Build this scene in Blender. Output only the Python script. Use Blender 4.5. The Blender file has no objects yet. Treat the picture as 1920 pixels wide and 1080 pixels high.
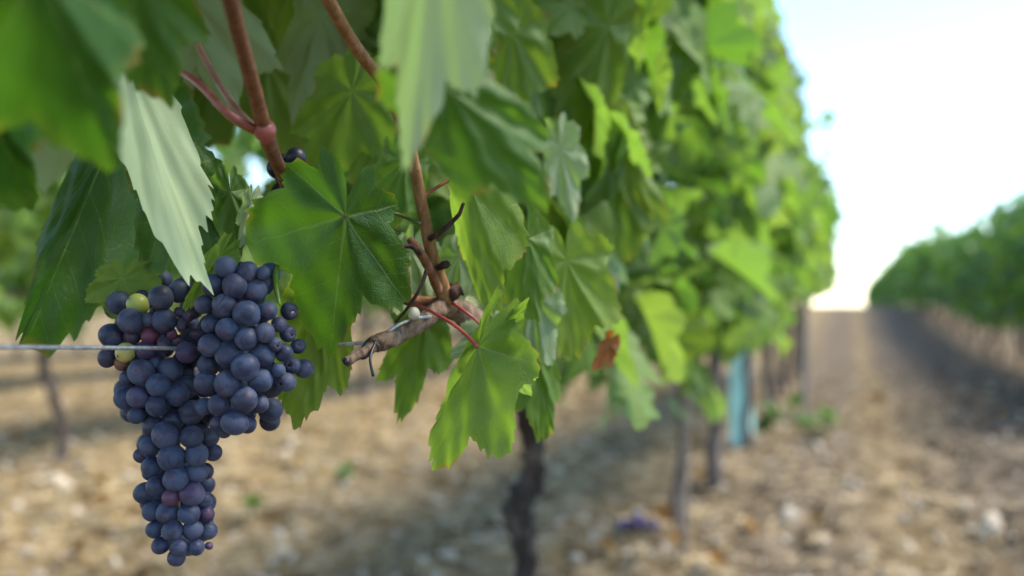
import bpy, bmesh, math, random
import numpy as np
from mathutils import Vector, Matrix

# ------------------------------------------------------------------ camera, sky, sun, exposure
S = bpy.context.scene
C = S.collection
HCAM = 0.75                      # camera height (m); the camera looks along +Y, level
F = 35 / 36 * 1920               # focal length in photo pixels
cd = bpy.data.cameras.new('camera')
cam = bpy.data.objects.new('camera', cd); C.objects.link(cam)
cam.location = (0, 0, HCAM); cam.rotation_euler = (math.radians(90), 0, 0)
cd.lens = 35; cd.sensor_width = 36; cd.shift_y = 35 / 1920
cd.clip_start = 0.02; cd.clip_end = 3000
cd.dof.use_dof = True; cd.dof.focus_distance = 0.575; cd.dof.aperture_fstop = 3.6; cd.dof.aperture_blades = 0
S.camera = cam
SUN_EL, SUN_AZ = 54, 88           # azimuth clockwise from +Y
w = bpy.data.worlds.new("World"); S.world = w; w.use_nodes = True
nt = w.node_tree; bg = nt.nodes['Background']
sky = nt.nodes.new('ShaderNodeTexSky'); sky.sky_type = 'NISHITA'; sky.sun_disc = False
sky.sun_elevation = math.radians(SUN_EL); sky.sun_rotation = math.radians(SUN_AZ)
sky.air_density = 1.0; sky.dust_density = 0.05; sky.ozone_density = 2.5
nt.links.new(sky.outputs[0], bg.inputs[0]); bg.inputs[1].default_value = 0.10
sl = bpy.data.lights.new('sun', 'SUN'); sun = bpy.data.objects.new('sun', sl); C.objects.link(sun)
sl.energy = 1.9; sl.angle = math.radians(26); sl.color = (1.0, 0.93, 0.82)
a, e = math.radians(SUN_AZ), math.radians(SUN_EL)
to_sun = Vector((math.sin(a) * math.cos(e), math.cos(a) * math.cos(e), math.sin(e)))
sun.rotation_euler = to_sun.to_track_quat('Z', 'Y').to_euler()
sun.location = (3, 3, 8)
S.view_settings.view_transform = 'Standard'; S.view_settings.look = 'None'
S.view_settings.exposure = 2.15; S.view_settings.gamma = 1
S.cycles.max_bounces = 8; S.cycles.transmission_bounces = 4; S.cycles.use_denoising = True

rnd = random.Random(7)
rng = np.random.default_rng(11)

# the rows run along DIR (towards the vanishing point); NRM points to the right of them
TH = math.atan2(1590 - 960, F)
DIR = np.array([math.sin(TH), math.cos(TH), 0.0]); NRM = np.array([math.cos(TH), -math.sin(TH), 0.0])
def row(lat, t, z=0.0): return NRM * lat + DIR * t + np.array([0, 0, z])
def P(x, y, Y): return np.array([(x - 960) / F * Y, Y, HCAM + (575 - y) / F * Y])
def proj(p): return 960 + p[0] / p[1] * F, 575 - (p[2] - HCAM) / p[1] * F

# ------------------------------------------------------------------ small helpers
def tag(o, label=None, cat=None, group=None, kind=None):
    if label: o['label'] = label
    if cat: o['category'] = cat
    if group: o['group'] = group
    if kind: o['kind'] = kind
    return o
def empty(name, loc, label, cat, group=None):
    o = bpy.data.objects.new(name, None); C.objects.link(o); o.location = loc
    o.empty_display_size = .05
    return tag(o, label, cat, group)
def mesh_np(name, V, quads=None, tris=None, uv=None, tint=None, smooth=True):
    V = np.asarray(V, dtype=np.float32)
    quads = np.zeros((0, 4), int) if quads is None else np.asarray(quads)
    tris = np.zeros((0, 3), int) if tris is None else np.asarray(tris)
    m = bpy.data.meshes.new(name)
    nl = quads.size + tris.size; npo = len(quads) + len(tris)
    m.vertices.add(len(V)); m.vertices.foreach_set('co', V.ravel())
    li = np.concatenate([quads.ravel(), tris.ravel()]).astype(np.int32)
    m.loops.add(nl); m.loops.foreach_set('vertex_index', li)
    st = np.concatenate([np.arange(len(quads)) * 4, quads.size + np.arange(len(tris)) * 3]).astype(np.int32)
    m.polygons.add(npo); m.polygons.foreach_set('loop_start', st)
    m.polygons.foreach_set('use_smooth', np.full(npo, smooth))
    if uv is not None:
        l = m.uv_layers.new(name='leaf'); l.data.foreach_set('uv', np.asarray(uv, np.float32)[li].ravel())
    if tint is not None:
        c = m.color_attributes.new('tint', 'FLOAT_COLOR', 'POINT'); c.data.foreach_set('color', np.asarray(tint, np.float32).ravel())
    m.update(calc_edges=True); m.validate()
    return m
def obj(name, m, mat, parent=None, loc=None):
    o = bpy.data.objects.new(name, m); C.objects.link(o)
    if mat and not m.materials: m.materials.append(mat)
    if loc is not None: o.location = loc
    if parent is not None:
        o.parent = parent
        if loc is None: o.matrix_parent_inverse = Matrix.Translation(-world_loc(parent))
    return o
def world_loc(o):
    l = Vector(o.location)
    return l if o.parent is None else l          # parts are built in world coordinates (see obj)
class Acc:
    """collects geometry for one mesh"""
    def __init__(s): s.V=[]; s.Q=[]; s.T=[]; s.U=[]; s.K=[]; s.n=0
    def add(s, V, Q=None, T=None, uv=None, tint=None):
        if Q is not None and len(Q): s.Q.append(np.asarray(Q)+s.n)
        if T is not None and len(T): s.T.append(np.asarray(T)+s.n)
        s.V.append(V); s.n += len(V)
        if uv is not None: s.U.append(uv)
        if tint is not None: s.K.append(np.tile(np.array([*tint,1.0]), (len(V),1)))
    def mesh(s, name, smooth=True):
        cat = lambda L: np.concatenate(L) if L else None
        return mesh_np(name, np.concatenate(s.V), cat(s.Q), cat(s.T), cat(s.U), cat(s.K), smooth)
def spline(pts, n):
    pts = np.asarray(pts, float); k = len(pts)
    if k < 3: return np.array([pts[0] + (pts[-1]-pts[0])*s for s in np.linspace(0,1,n)])
    ext = np.vstack([2*pts[0]-pts[1], pts, 2*pts[-1]-pts[-2]])
    out = []
    for s in np.linspace(0, k-1-1e-9, n):
        i = int(s); f = s-i; p0,p1,p2,p3 = ext[i:i+4]
        out.append(.5*((2*p1)+(-p0+p2)*f+(2*p0-5*p1+4*p2-p3)*f*f+(-p0+3*p1-3*p2+p3)*f**3))
    return np.array(out)
def tube(acc, pts, radii, seg=10, n=None, rough=0.0, seed=0):
    n = n or max(8, len(pts)*6)
    c = spline(pts, n); r = np.interp(np.linspace(0,1,n), np.linspace(0,1,len(radii)), radii)
    g = np.random.default_rng(seed)
    T = np.gradient(c, axis=0); T /= np.linalg.norm(T,axis=1)[:,None]+1e-12
    up = np.array([0.13,0.21,1.0]); V = []
    if abs(T[0] @ (up/np.linalg.norm(up))) > .93: up = np.array([1.0,.2,.1])
    ph = g.uniform(0,6.28,6)
    for i in range(n):
        A = np.cross(up, T[i]); A /= np.linalg.norm(A); B = np.cross(T[i], A); up = -np.cross(A, T[i]) if False else up
        for j in range(seg):
            q = 2*math.pi*j/seg
            k = 1 + rough*(.5*math.sin(3*q+ph[0]+i*.35)+.35*math.sin(5*q+ph[1]-i*.8)+.6*math.sin(i*.9+ph[2])*math.sin(q+ph[3])+.4*g.normal()*.6)
            V.append(c[i]+(A*math.cos(q)+B*math.sin(q))*r[i]*k)
    Q = [(i*seg+j, i*seg+(j+1)%seg, (i+1)*seg+(j+1)%seg, (i+1)*seg+j) for i in range(n-1) for j in range(seg)]
    V += [c[0], c[-1]]; a0 = n*seg; Tt = [(a0,(j+1)%seg,j) for j in range(seg)]+[(a0+1,(n-1)*seg+j,(n-1)*seg+(j+1)%seg) for j in range(seg)]
    acc.add(np.array(V), Q, Tt)
def ball(acc, c, r, nu=20, nv=12, squash=1.0, R=None, lump=0.0, seed=0):
    g = np.random.default_rng(seed); V=[]; ph=g.uniform(0,6.28,4)
    for i in range(1,nv):
        th=math.pi*i/nv
        for j in range(nu):
            q=2*math.pi*j/nu; d=np.array([math.sin(th)*math.cos(q),math.sin(th)*math.sin(q),math.cos(th)*squash])
            k=1+lump*(math.sin(2*q+ph[0])*math.sin(th)+.7*math.sin(3*th+ph[1])+.6*math.sin(3*q+2*th+ph[2])*math.sin(th))
            V.append(d*r*k)
    V += [np.array([0,0,r*squash]), np.array([0,0,-r*squash])]
    V=np.array(V)
    if R is not None: V=V@np.asarray(R).T
    Q=[(i*nu+j,(i+1)*nu+j,(i+1)*nu+(j+1)%nu,i*nu+(j+1)%nu) for i in range(nv-2) for j in range(nu)]
    t=(nv-1)*nu; Tt=[(t,j,(j+1)%nu) for j in range(nu)]+[(t+1,(nv-2)*nu+(j+1)%nu,(nv-2)*nu+j) for j in range(nu)]
    acc.add(V+np.asarray(c),Q,Tt)
def randrot(g):
    q=g.normal(size=4); q/=np.linalg.norm(q); a,b,c,d=q
    return np.array([[1-2*(c*c+d*d),2*(b*c-a*d),2*(b*d+a*c)],[2*(b*c+a*d),1-2*(b*b+d*d),2*(c*d-a*b)],[2*(b*d-a*c),2*(c*d+a*b),1-2*(b*b+c*c)]])
def rise(t):
    q = min(1, max(0, (t-12)/24)); return .78*q*q*(3-2*q)
def vnoise(x, y, seed=0):
    xi=np.floor(x).astype(np.int64); yi=np.floor(y).astype(np.int64); fx=x-xi; fy=y-yi
    fx=fx*fx*(3-2*fx); fy=fy*fy*(3-2*fy)
    def h(i,j):
        n=(i*374761393+j*668265263+seed*1442695041)&0xffffffff
        n=((n^(n>>13))*1274126177)&0xffffffff
        return ((n^(n>>16))&0xffff)/65535.0
    return (h(xi,yi)*(1-fx)+h(xi+1,yi)*fx)*(1-fy)+(h(xi,yi+1)*(1-fx)+h(xi+1,yi+1)*fx)*fy

# ------------------------------------------------------------------ materials
class NB:
    def __init__(s, name):
        s.m = bpy.data.materials.new(name); s.m.use_nodes = True; s.t = s.m.node_tree
        s.t.nodes.clear(); s.out = s.t.nodes.new('ShaderNodeOutputMaterial')
    def n(s, typ, **k):
        x = s.t.nodes.new(typ)
        for a, b in k.items(): setattr(x, a, b)
        return x
    def put(s, sock, v):
        if isinstance(v, bpy.types.NodeSocket): s.t.links.new(v, sock)
        elif isinstance(v, (tuple, list)) and len(v)==3 and sock.type=='RGBA': sock.default_value=(*v,1)
        else: sock.default_value = v
    def M(s, op, a, b=0.0, c=0.0, clamp=False):
        x = s.n('ShaderNodeMath', operation=op, use_clamp=clamp)
        s.put(x.inputs[0], a); s.put(x.inputs[1], b); s.put(x.inputs[2], c); return x.outputs[0]
    def mix(s, f, a, b, blend='MIX'):
        x = s.n('ShaderNodeMix', data_type='RGBA', blend_type=blend)
        s.put(x.inputs[0], f); s.put(x.inputs[6], a); s.put(x.inputs[7], b); return x.outputs[2]
    def ramp(s, v, lo, hi, a=0.0, b=1.0):
        x = s.n('ShaderNodeMapRange', interpolation_type='SMOOTHSTEP')
        s.put(x.inputs[0], v); s.put(x.inputs[1], lo); s.put(x.inputs[2], hi); s.put(x.inputs[3], a); s.put(x.inputs[4], b); return x.outputs[0]
    def noise(s, scale, detail=4, vec=None, rough=.6, dist=0.0):
        x = s.n('ShaderNodeTexNoise'); x.inputs['Scale'].default_value=scale; x.inputs['Detail'].default_value=detail
        x.inputs['Roughness'].default_value=rough; x.inputs['Distortion'].default_value=dist
        if vec is not None: s.t.links.new(vec, x.inputs['Vector'])
        return x.outputs['Fac']
    def pos(s): return s.n('ShaderNodeNewGeometry').outputs['Position']
    def bump(s, h, strength=.5, dist=.01):
        x = s.n('ShaderNodeBump'); x.inputs['Strength'].default_value=strength; x.inputs['Distance'].default_value=dist
        s.t.links.new(h, x.inputs['Height']); return x.outputs[0]
    def principled(s, col, rough=.5, spec=.4, normal=None, **k):
        x = s.n('ShaderNodeBsdfPrincipled'); s.put(x.inputs['Base Color'], col); s.put(x.inputs['Roughness'], rough)
        s.put(x.inputs['Specular IOR Level'], spec)
        if normal is not None: s.t.links.new(normal, x.inputs['Normal'])
        for a, b in k.items(): s.put(x.inputs[a], b)
        return x.outputs[0]
    def done(s, sh): s.t.links.new(sh, s.out.inputs[0]); return s.m

def leaf_material():
    b = NB('vine_leaf')
    uvn = b.n('ShaderNodeUVMap', uv_map='leaf').outputs[0]
    sx = b.n('ShaderNodeSeparateXYZ'); b.t.links.new(uvn, sx.inputs[0])
    u, v = sx.outputs[0], sx.outputs[1]
    # wobble the vein coordinates a little
    wob = b.M('MULTIPLY', b.M('SUBTRACT', b.noise(5, 2, uvn), .5), .05)
    U = b.M('ADD', b.M('ABSOLUTE', u), wob)
    ds, secs = [], []
    for ph in (0, 54, 108):
        s_, c_ = math.sin(math.radians(ph)), math.cos(math.radians(ph))
        al = b.M('ADD', b.M('MULTIPLY', U, s_), b.M('MULTIPLY', v, c_))
        pe = b.M('ABSOLUTE', b.M('SUBTRACT', b.M('MULTIPLY', U, c_), b.M('MULTIPLY', v, s_)))
        d = b.M('ADD', pe, b.M('MULTIPLY', b.M('LESS_THAN', al, 0.0), 5.0))
        ds.append((d, al, pe))
        q = b.M('DIVIDE', b.M('SUBTRACT', al, b.M('MULTIPLY', pe, .85)), .135)
        fr = b.M('ABSOLUTE', b.M('SUBTRACT', b.M('FRACT', q), .5))      # .5 at the vein
        secs.append(fr)
    dmin = b.M('MINIMUM', ds[0][0], b.M('MINIMUM', ds[1][0], ds[2][0]))
    r = b.M('SQRT', b.M('ADD', b.M('MULTIPLY', u, u), b.M('MULTIPLY', v, v)))
    wid = b.M('MAXIMUM', b.M('MULTIPLY', b.M('SUBTRACT', 1.05, r), .012), .003)
    main = b.M('SUBTRACT', 1.0, b.ramp(b.M('DIVIDE', dmin, wid), .45, 1.2))
    sec = 0.0
    for (d, al, pe), fr in zip(ds, secs):
        near = b.M('LESS_THAN', d, b.M('ADD', dmin, 1e-4))
        sec = b.M('ADD', sec, b.M('MULTIPLY', near, b.ramp(fr, .455, .49)))
    vo = b.n('ShaderNodeTexVoronoi', feature='DISTANCE_TO_EDGE'); vo.inputs['Scale'].default_value = 26
    b.t.links.new(uvn, vo.inputs['Vector'])
    cell = b.ramp(vo.outputs['Distance'], 0.0, .16)
    tintn = b.n('ShaderNodeVertexColor', layer_name='tint').outputs[0]
    oc = b.n('ShaderNodeObjectInfo').outputs['Color']
    tt = b.mix(1.0, tintn, oc, 'ADD')
    sp = b.n('ShaderNodeSeparateColor'); b.t.links.new(tt, sp.inputs[0])
    R, G, B = sp.outputs[0], sp.outputs[1], sp.outputs[2]
    big = b.noise(2.2, 3, uvn); fine = b.noise(9, 4, uvn)
    col = b.mix(R, (.014, .060, .005), (.115, .200, .028))
    col = b.mix(b.M('MULTIPLY', b.ramp(big, .35, .7), .35), col, b.mix(1.0, col, (1.45, 1.35, 1.0), 'MULTIPLY'))
    yel = b.M('MULTIPLY', G, b.M('ADD', .35, b.M('ADD', b.M('MULTIPLY', b.ramp(fine, .35, .7), .35), b.ramp(r, .45, 1.0, 0.0, .45))), clamp=True)
    col = b.mix(yel, col, (.22, .27, .022))
    col = b.mix(b.M('MULTIPLY', B, b.M('ADD', .6, b.M('MULTIPLY', fine, .6)), clamp=True), col, (.25, .062, .018))
    spot = b.M('MULTIPLY', b.ramp(b.noise(13, 2, uvn), .70, .76), .6)
    col = b.mix(b.M('MULTIPLY', spot, b.M('ADD', G, .12)), col, (.10, .055, .02))
    veins = b.M('MAXIMUM', b.M('MULTIPLY', main, .6), b.M('MULTIPLY', sec, .22))
    col_f = b.mix(veins, col, (.23, .31, .085))
    col_f = b.mix(b.M('MULTIPLY', b.M('SUBTRACT', 1.0, cell), .22), col_f, b.mix(1.0, col_f, (1.6, 1.5, 1.3), 'MULTIPLY'))
    under = b.mix(b.M('MULTIPLY', b.M('SUBTRACT', 1.0, B), .8), col, b.mix(R, (.17, .25, .12), (.50, .57, .36)))
    under = b.mix(b.M('MULTIPLY', veins, .6), under, (.40, .46, .27))
    pale = b.M('SUBTRACT', 1.0, b.n('ShaderNodeObjectInfo').outputs['Alpha'])      # pale undersides, colour lifted to make up for missing light
    under = b.mix(pale, under, b.mix(b.M('MULTIPLY', veins, .5), (.47, .54, .31), (.34, .42, .19)))
    back = b.n('ShaderNodeNewGeometry').outputs['Backfacing']
    colr = b.mix(back, col_f, under)
    h = b.M('ADD', b.M('ADD', b.M('MULTIPLY', main, -1.0), b.M('MULTIPLY', sec, -.6)), b.M('ADD', b.M('MULTIPLY', cell, .35), b.M('MULTIPLY', big, 1.2)))
    nrm = b.bump(b.M('MULTIPLY', h, b.M('SUBTRACT', 1.0, b.M('MULTIPLY', b.M('MULTIPLY', back, b.M('SUBTRACT', 1.0, b.n('ShaderNodeObjectInfo').outputs['Alpha'])), .9))), .38, .0013)
    rough = b.mix(back, (.47,.47,.47), (.8,.8,.8))
    base = b.principled(colr, rough, .40, nrm)
    tr = b.n('ShaderNodeBsdfTranslucent')
    tcol = b.mix(R, (.07, .22, .005), (.235, .41, .04)); tcol = b.mix(b.M('MULTIPLY', G, .85, clamp=True), tcol, (.34, .46, .035))
    tcol = b.mix(B, tcol, (.42, .10, .015)); tcol = b.mix(b.M('MULTIPLY', veins, .5), tcol, (.05, .13, .01))
    b.put(tr.inputs[0], tcol)
    ms = b.n('ShaderNodeMixShader'); b.put(ms.inputs[0], b.M('SUBTRACT', .47, b.M('MULTIPLY', pale, .22)))
    b.t.links.new(base, ms.inputs[1]); b.t.links.new(tr.outputs[0], ms.inputs[2])
    return b.done(ms.outputs[0])
M_LEAF = leaf_material()

def bark_material(name, dark, mid, light, scale=1.0, bump=.6):
    b = NB(name); p = b.pos()
    mp = b.n('ShaderNodeMapping'); b.t.links.new(p, mp.inputs[0]); mp.inputs['Scale'].default_value = (1, 1, .22)
    f = b.noise(160*scale, 5, mp.outputs[0], .65, .4); g = b.noise(45*scale, 4, mp.outputs[0]); k = b.noise(300*scale, 3, p)
    col = b.mix(b.ramp(f, .35, .65), dark, mid); col = b.mix(b.M('MULTIPLY', b.ramp(g, .5, .72), .75), col, light)
    h = b.M('ADD', b.M('MULTIPLY', f, 1.0), b.M('ADD', b.M('MULTIPLY', g, 1.2), b.M('MULTIPLY', k, .2)))
    return b.done(b.principled(col, .85, .2, b.bump(h, bump, .004/scale)))
M_BARK = bark_material('old_vine_bark', (.04, .032, .03), (.13, .10, .088), (.30, .25, .22), .7)
M_BARK2 = bark_material('dark_vine_bark', (.018, .015, .014), (.05, .041, .036), (.15, .125, .11), .7)
M_CORDON = bark_material('cordon_bark', (.07, .045, .03), (.20, .13, .085), (.34, .255, .18), 2.2)
M_CANE = bark_material('brown_cane', (.12, .048, .022), (.20, .085, .040), (.30, .15, .08), 1.6, .5)
M_CANE2 = bark_material('tan_cane', (.17, .08, .030), (.26, .135, .055), (.37, .22, .11), 1.6, .5)
M_TWIG = bark_material('dark_twig', (.02, .012, .01), (.06, .03, .022), (.12, .07, .05), 3, .5)
def petiole_material():
    b = NB('petiole_skin'); oc = b.n('ShaderNodeObjectInfo').outputs['Color']
    f = b.noise(70, 3, b.pos())
    col = b.mix(b.ramp(f, .35, .65), oc, b.mix(1.0, oc, (.72, .55, .45), 'MULTIPLY'))
    return b.done(b.principled(col, .42, .4, None))
M_PET = petiole_material()

def grape_material():
    b = NB('grape_skin')
    oi = b.n('ShaderNodeObjectInfo'); oc = oi.outputs['Color']; rn = oi.outputs['Random']
    tc = b.n('ShaderNodeTexCoord').outputs['Object']
    off = b.n('ShaderNodeVectorMath', operation='ADD'); b.t.links.new(tc, off.inputs[0]); b.t.links.new(oi.outputs['Location'], off.inputs[1])
    p = off.outputs[0]
    sp = b.n('ShaderNodeSeparateColor'); b.t.links.new(oc, sp.inputs[0])
    n1 = b.noise(90, 4, p, .6, .6); n2 = b.noise(420, 3, p); n3 = b.noise(30, 2, p)
    vo = b.n('ShaderNodeTexVoronoi'); vo.inputs['Scale'].default_value = 330; b.t.links.new(p, vo.inputs['Vector'])
    dots = b.M('SUBTRACT', 1.0, b.ramp(vo.outputs['Distance'], .10, .22))
    # object colour: the skin itself; alpha: how much waxy bloom lies on it
    al = oi.outputs['Alpha']
    bl = b.M('MULTIPLY', al, b.M('ADD', .16, b.M('ADD', b.M('MULTIPLY', b.ramp(n1, .42, .56), .62), b.M('MULTIPLY', n3, .34))), clamp=True)
    bl = b.M('MULTIPLY', bl, b.M('SUBTRACT', 1.0, b.M('MULTIPLY', dots, .18)))
    skin = b.mix(b.M('MULTIPLY', b.ramp(n3, .5, .75), .4), oc, b.mix(1.0, oc, (2.2, .9, .9), 'MULTIPLY'))
    bloom = b.mix(rn, (.038, .058, .108), (.060, .070, .112))
    col = b.mix(bl, skin, bloom)
    # dark speck at the flower end (the grape's own +Z pole)
    sz = b.n('ShaderNodeSeparateXYZ'); b.t.links.new(tc, sz.inputs[0])
    rad = b.M('SQRT', b.M('ADD', b.M('MULTIPLY', sz.outputs[0], sz.outputs[0]), b.M('MULTIPLY', sz.outputs[1], sz.outputs[1])))
    top = b.M('GREATER_THAN', sz.outputs[2], 0.0)
    scar = b.M('MULTIPLY', top, b.M('SUBTRACT', 1.0, b.ramp(rad, .00035, .0009)))
    halo = b.M('MULTIPLY', top, b.M('SUBTRACT', 1.0, b.ramp(b.M('ADD', rad, b.M('MULTIPLY', n2, .0015)), .001, .0042)))
    col = b.mix(b.M('MULTIPLY', halo, .35), col, (.14, .075, .10))
    col = b.mix(scar, col, (.06, .03, .02))
    rough = b.M('ADD', .42, b.M('MULTIPLY', bl, .28))
    nrm = b.bump(b.M('ADD', n2, b.M('MULTIPLY', n1, .6)), .12, .0006)
    return b.done(b.principled(col, rough, .28, nrm, **{'Sheen Weight': b.M('MULTIPLY', bl, .12), 'Sheen Tint': (.5,.6,.9)}))
M_GRAPE = grape_material()
def plain(name, col, rough=.5, spec=.4, metal=0.0, var=.25, scale=60):
    b = NB(name); f = b.noise(scale, 4, b.pos())
    c = b.mix(b.ramp(f, .3, .7), tuple(x*(1-var) for x in col), tuple(min(1, x*(1+var)) for x in col))
    return b.done(b.principled(c, rough, spec, b.bump(f, .15, .002), Metallic=metal))
M_WIRE = plain('galvanised_wire', (.34, .35, .36), .45, .5, .6, .3, 300)
M_TUBE = plain('turquoise_plastic', (.44, .80, .74), .6, .3, 0, .12, 9)
M_TIE = plain('black_tie', (.012, .013, .015), .4, .4)
M_KNOB = plain('cream_fruit', (.33, .31, .22), .5, .4, 0, .12)
M_POST = plain('grey_post', (.22, .215, .205), .8, .2, .0, .3, 30)
M_STAKE = plain('weathered_wood', (.24, .19, .15), .9, .1, 0, .4, 80)
M_STRAW = plain('straw', (.44, .34, .19), .8, .2, 0, .4, 9)
M_DRY = plain('dry_weed', (.17, .125, .06), .9, .1, 0, .55, 4)
M_STONE = plain('limestone', (.44, .37, .28), .9, .2, 0, .35, 25)

def soil_material():
    b = NB('vineyard_soil'); p = b.pos()
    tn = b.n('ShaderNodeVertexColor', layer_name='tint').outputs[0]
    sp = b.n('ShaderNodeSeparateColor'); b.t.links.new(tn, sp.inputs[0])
    n1 = b.noise(1.3, 5, p, .6); n2 = b.noise(11, 5, p, .65); n3 = b.noise(60, 5, p, .7)
    col = b.mix(b.ramp(n1, .35, .65), (.155, .105, .046), (.262, .184, .086))
    col = b.mix(b.M('MULTIPLY', b.ramp(n2, .46, .60), .8), col, (.38, .29, .16))
    col = b.mix(b.M('MULTIPLY', b.ramp(n3, .5, .75), .5), col, (.14, .09, .05))
    col = b.mix(b.M('MULTIPLY', b.ramp(b.noise(6.5, 5, p), .53, .62), .75), col, (.095, .058, .024))
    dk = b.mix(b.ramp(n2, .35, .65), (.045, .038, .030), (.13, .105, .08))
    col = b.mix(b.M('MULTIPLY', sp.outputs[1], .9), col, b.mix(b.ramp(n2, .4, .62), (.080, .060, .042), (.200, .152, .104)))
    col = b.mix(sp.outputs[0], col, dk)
    vo = b.n('ShaderNodeTexVoronoi'); vo.inputs['Scale'].default_value = 34; b.t.links.new(p, vo.inputs['Vector'])
    peb = b.M('MULTIPLY', b.M('SUBTRACT', 1.0, b.ramp(vo.outputs['Distance'], .18, .34)), b.ramp(b.noise(8, 3, p), .48, .6))
    col = b.mix(b.M('MULTIPLY', peb, .65), col, (.42, .36, .28))
    h = b.M('ADD', b.M('MULTIPLY', n2, 1.2), b.M('ADD', b.M('MULTIPLY', n3, .5), b.M('MULTIPLY', peb, .5)))
    return b.done(b.principled(col, .95, .1, b.bump(h, .9, .03)))
M_SOIL = soil_material()

# ------------------------------------------------------------------ ground: one sheet out to the horizon
def ground_z(x, y):
    lat = x*NRM[0]+y*NRM[1]; t = x*DIR[0]+y*DIR[1]
    d = np.hypot(x, y)
    amp = np.exp(-np.maximum(d-8, 0)/18)
    z = (vnoise(x*1.7, y*1.7, 1)-.5)*.05 + (vnoise(x*5, y*5, 2)-.5)*.035 + (vnoise(x*14, y*14, 3)-.5)*.03 + np.clip(vnoise(x*11, y*11, 13)-.58,0,1)*.16 + np.clip(vnoise(x*4.3, y*4.3, 14)-.6,0,1)*.14 + (vnoise(x*40, y*40, 4)-.5)*.010
    cl = rough_zone(lat, t)
    z = z*(.75+.35*cl) + cl*(vnoise(x*7, y*7, 9)**2)*.03 + cl*(vnoise(x*23, y*23, 10)-.5)*.02
    z -= .03*np.exp(-((lat-.22)/.22)**2)                      # wheel track
    q = np.clip((t-12)/24, 0, 1)
    return z*amp + .78*q*q*(3-2*q)                            # the field climbs gently far off
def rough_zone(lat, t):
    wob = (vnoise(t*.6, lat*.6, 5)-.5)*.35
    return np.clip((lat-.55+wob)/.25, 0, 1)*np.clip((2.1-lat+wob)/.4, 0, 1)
rr = np.concatenate([[.05, .4, .8], np.geomspace(1.1, 70, 420), [90, 130, 200, 350, 700, 1500]])
aa = np.radians(np.concatenate([np.linspace(-40, 45, 460), np.linspace(45, 320, 60)[1:-1]]))     # clockwise from +Y
RR, AA = np.meshgrid(rr, aa, indexing='ij'); X = RR*np.sin(AA); Y = RR*np.cos(AA)
Z = ground_z(X, Y); lat = X*NRM[0]+Y*NRM[1]; tt = X*DIR[0]+Y*DIR[1]
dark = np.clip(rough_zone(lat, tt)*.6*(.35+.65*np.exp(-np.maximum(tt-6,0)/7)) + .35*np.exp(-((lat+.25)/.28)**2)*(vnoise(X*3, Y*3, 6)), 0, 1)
na = len(aa); nr = len(rr); idx = np.arange(nr*na).reshape(nr, na)
Q = np.stack([idx[:-1], idx[1:], np.roll(idx, -1, 1)[1:], np.roll(idx, -1, 1)[:-1]], -1).reshape(-1, 4)[:, ::-1]
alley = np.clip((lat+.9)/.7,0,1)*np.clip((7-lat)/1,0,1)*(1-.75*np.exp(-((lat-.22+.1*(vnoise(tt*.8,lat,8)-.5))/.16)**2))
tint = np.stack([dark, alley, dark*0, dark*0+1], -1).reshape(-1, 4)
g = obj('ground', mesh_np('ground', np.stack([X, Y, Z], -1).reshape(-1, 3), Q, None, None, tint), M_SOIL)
tag(g, 'dry tan stony soil between the vine rows', 'ground', None, 'structure')
def gz(x, y): return float(ground_z(np.array([x]), np.array([y]))[0])
def ground_at(px, py):
    """the ground point seen at a photo pixel"""
    for Yd in np.arange(1.3, 30, .01):                       # first point along the sight line that meets the soil
        z = gz((px-960)/F*Yd, Yd)
        if HCAM+(575-py)/F*Yd <= z: break
    return np.array([(px-960)/F*Yd, Yd, z])

# gravel and straw: nobody could count them
def rock(acc, c, r, g, lump=.22, nu=7, nv=5): ball(acc, c, r, nu, nv, g.uniform(.45,.8), randrot(g)*np.array([1,g.uniform(.6,1),1])[None,:], lump, int(g.integers(1e6)))
acc = Acc()
for i in range(5200):
    d = 1.2*math.exp(rng.uniform(0, 2.3)); az = math.radians(rng.uniform(-33, 36)); x, y = d*math.sin(az), d*math.cos(az)
    r = .003+.02*rng.random()**5+.0008*d
    rock(acc, (x, y, gz(x, y)+r*.2), r, rng)
tag(obj('gravel', acc.mesh('gravel', False), M_STONE), 'pale small stones strewn over the dry soil', 'gravel', None, 'stuff')
acc = Acc()
for i in range(6000):
    d = 1.5*math.exp(rng.uniform(0, 1.7)); az = math.radians(rng.uniform(-33, 36)); x, y = d*math.sin(az), d*math.cos(az)
    if vnoise(np.array([x*1.5]), np.array([y*1.5]), 21)[0] < .35: continue
    L = rng.uniform(.03, .13); q = rng.uniform(0, 6.28); wd = rng.uniform(.0007, .0022)+.0003*d; z = gz(x, y)
    k = rng.uniform(-.6, .6); pts = []
    for s in np.linspace(-.5, .5, 4):
        qq = q+k*s; c = np.array([x+L*s*math.cos(qq), y+L*s*math.sin(qq), z+.008+rng.uniform(0,.014)]); sd = np.array([-math.sin(qq), math.cos(qq), .4])*wd
        pts += [c-sd, c+sd]
    acc.add(np.array(pts), [(0,1,3,2),(2,3,5,4),(4,5,7,6)])
tag(obj('dry_straw', acc.mesh('dry_straw'), M_STRAW), 'dry straw and grass bits lying over the soil', 'straw', None, 'stuff')

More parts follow.
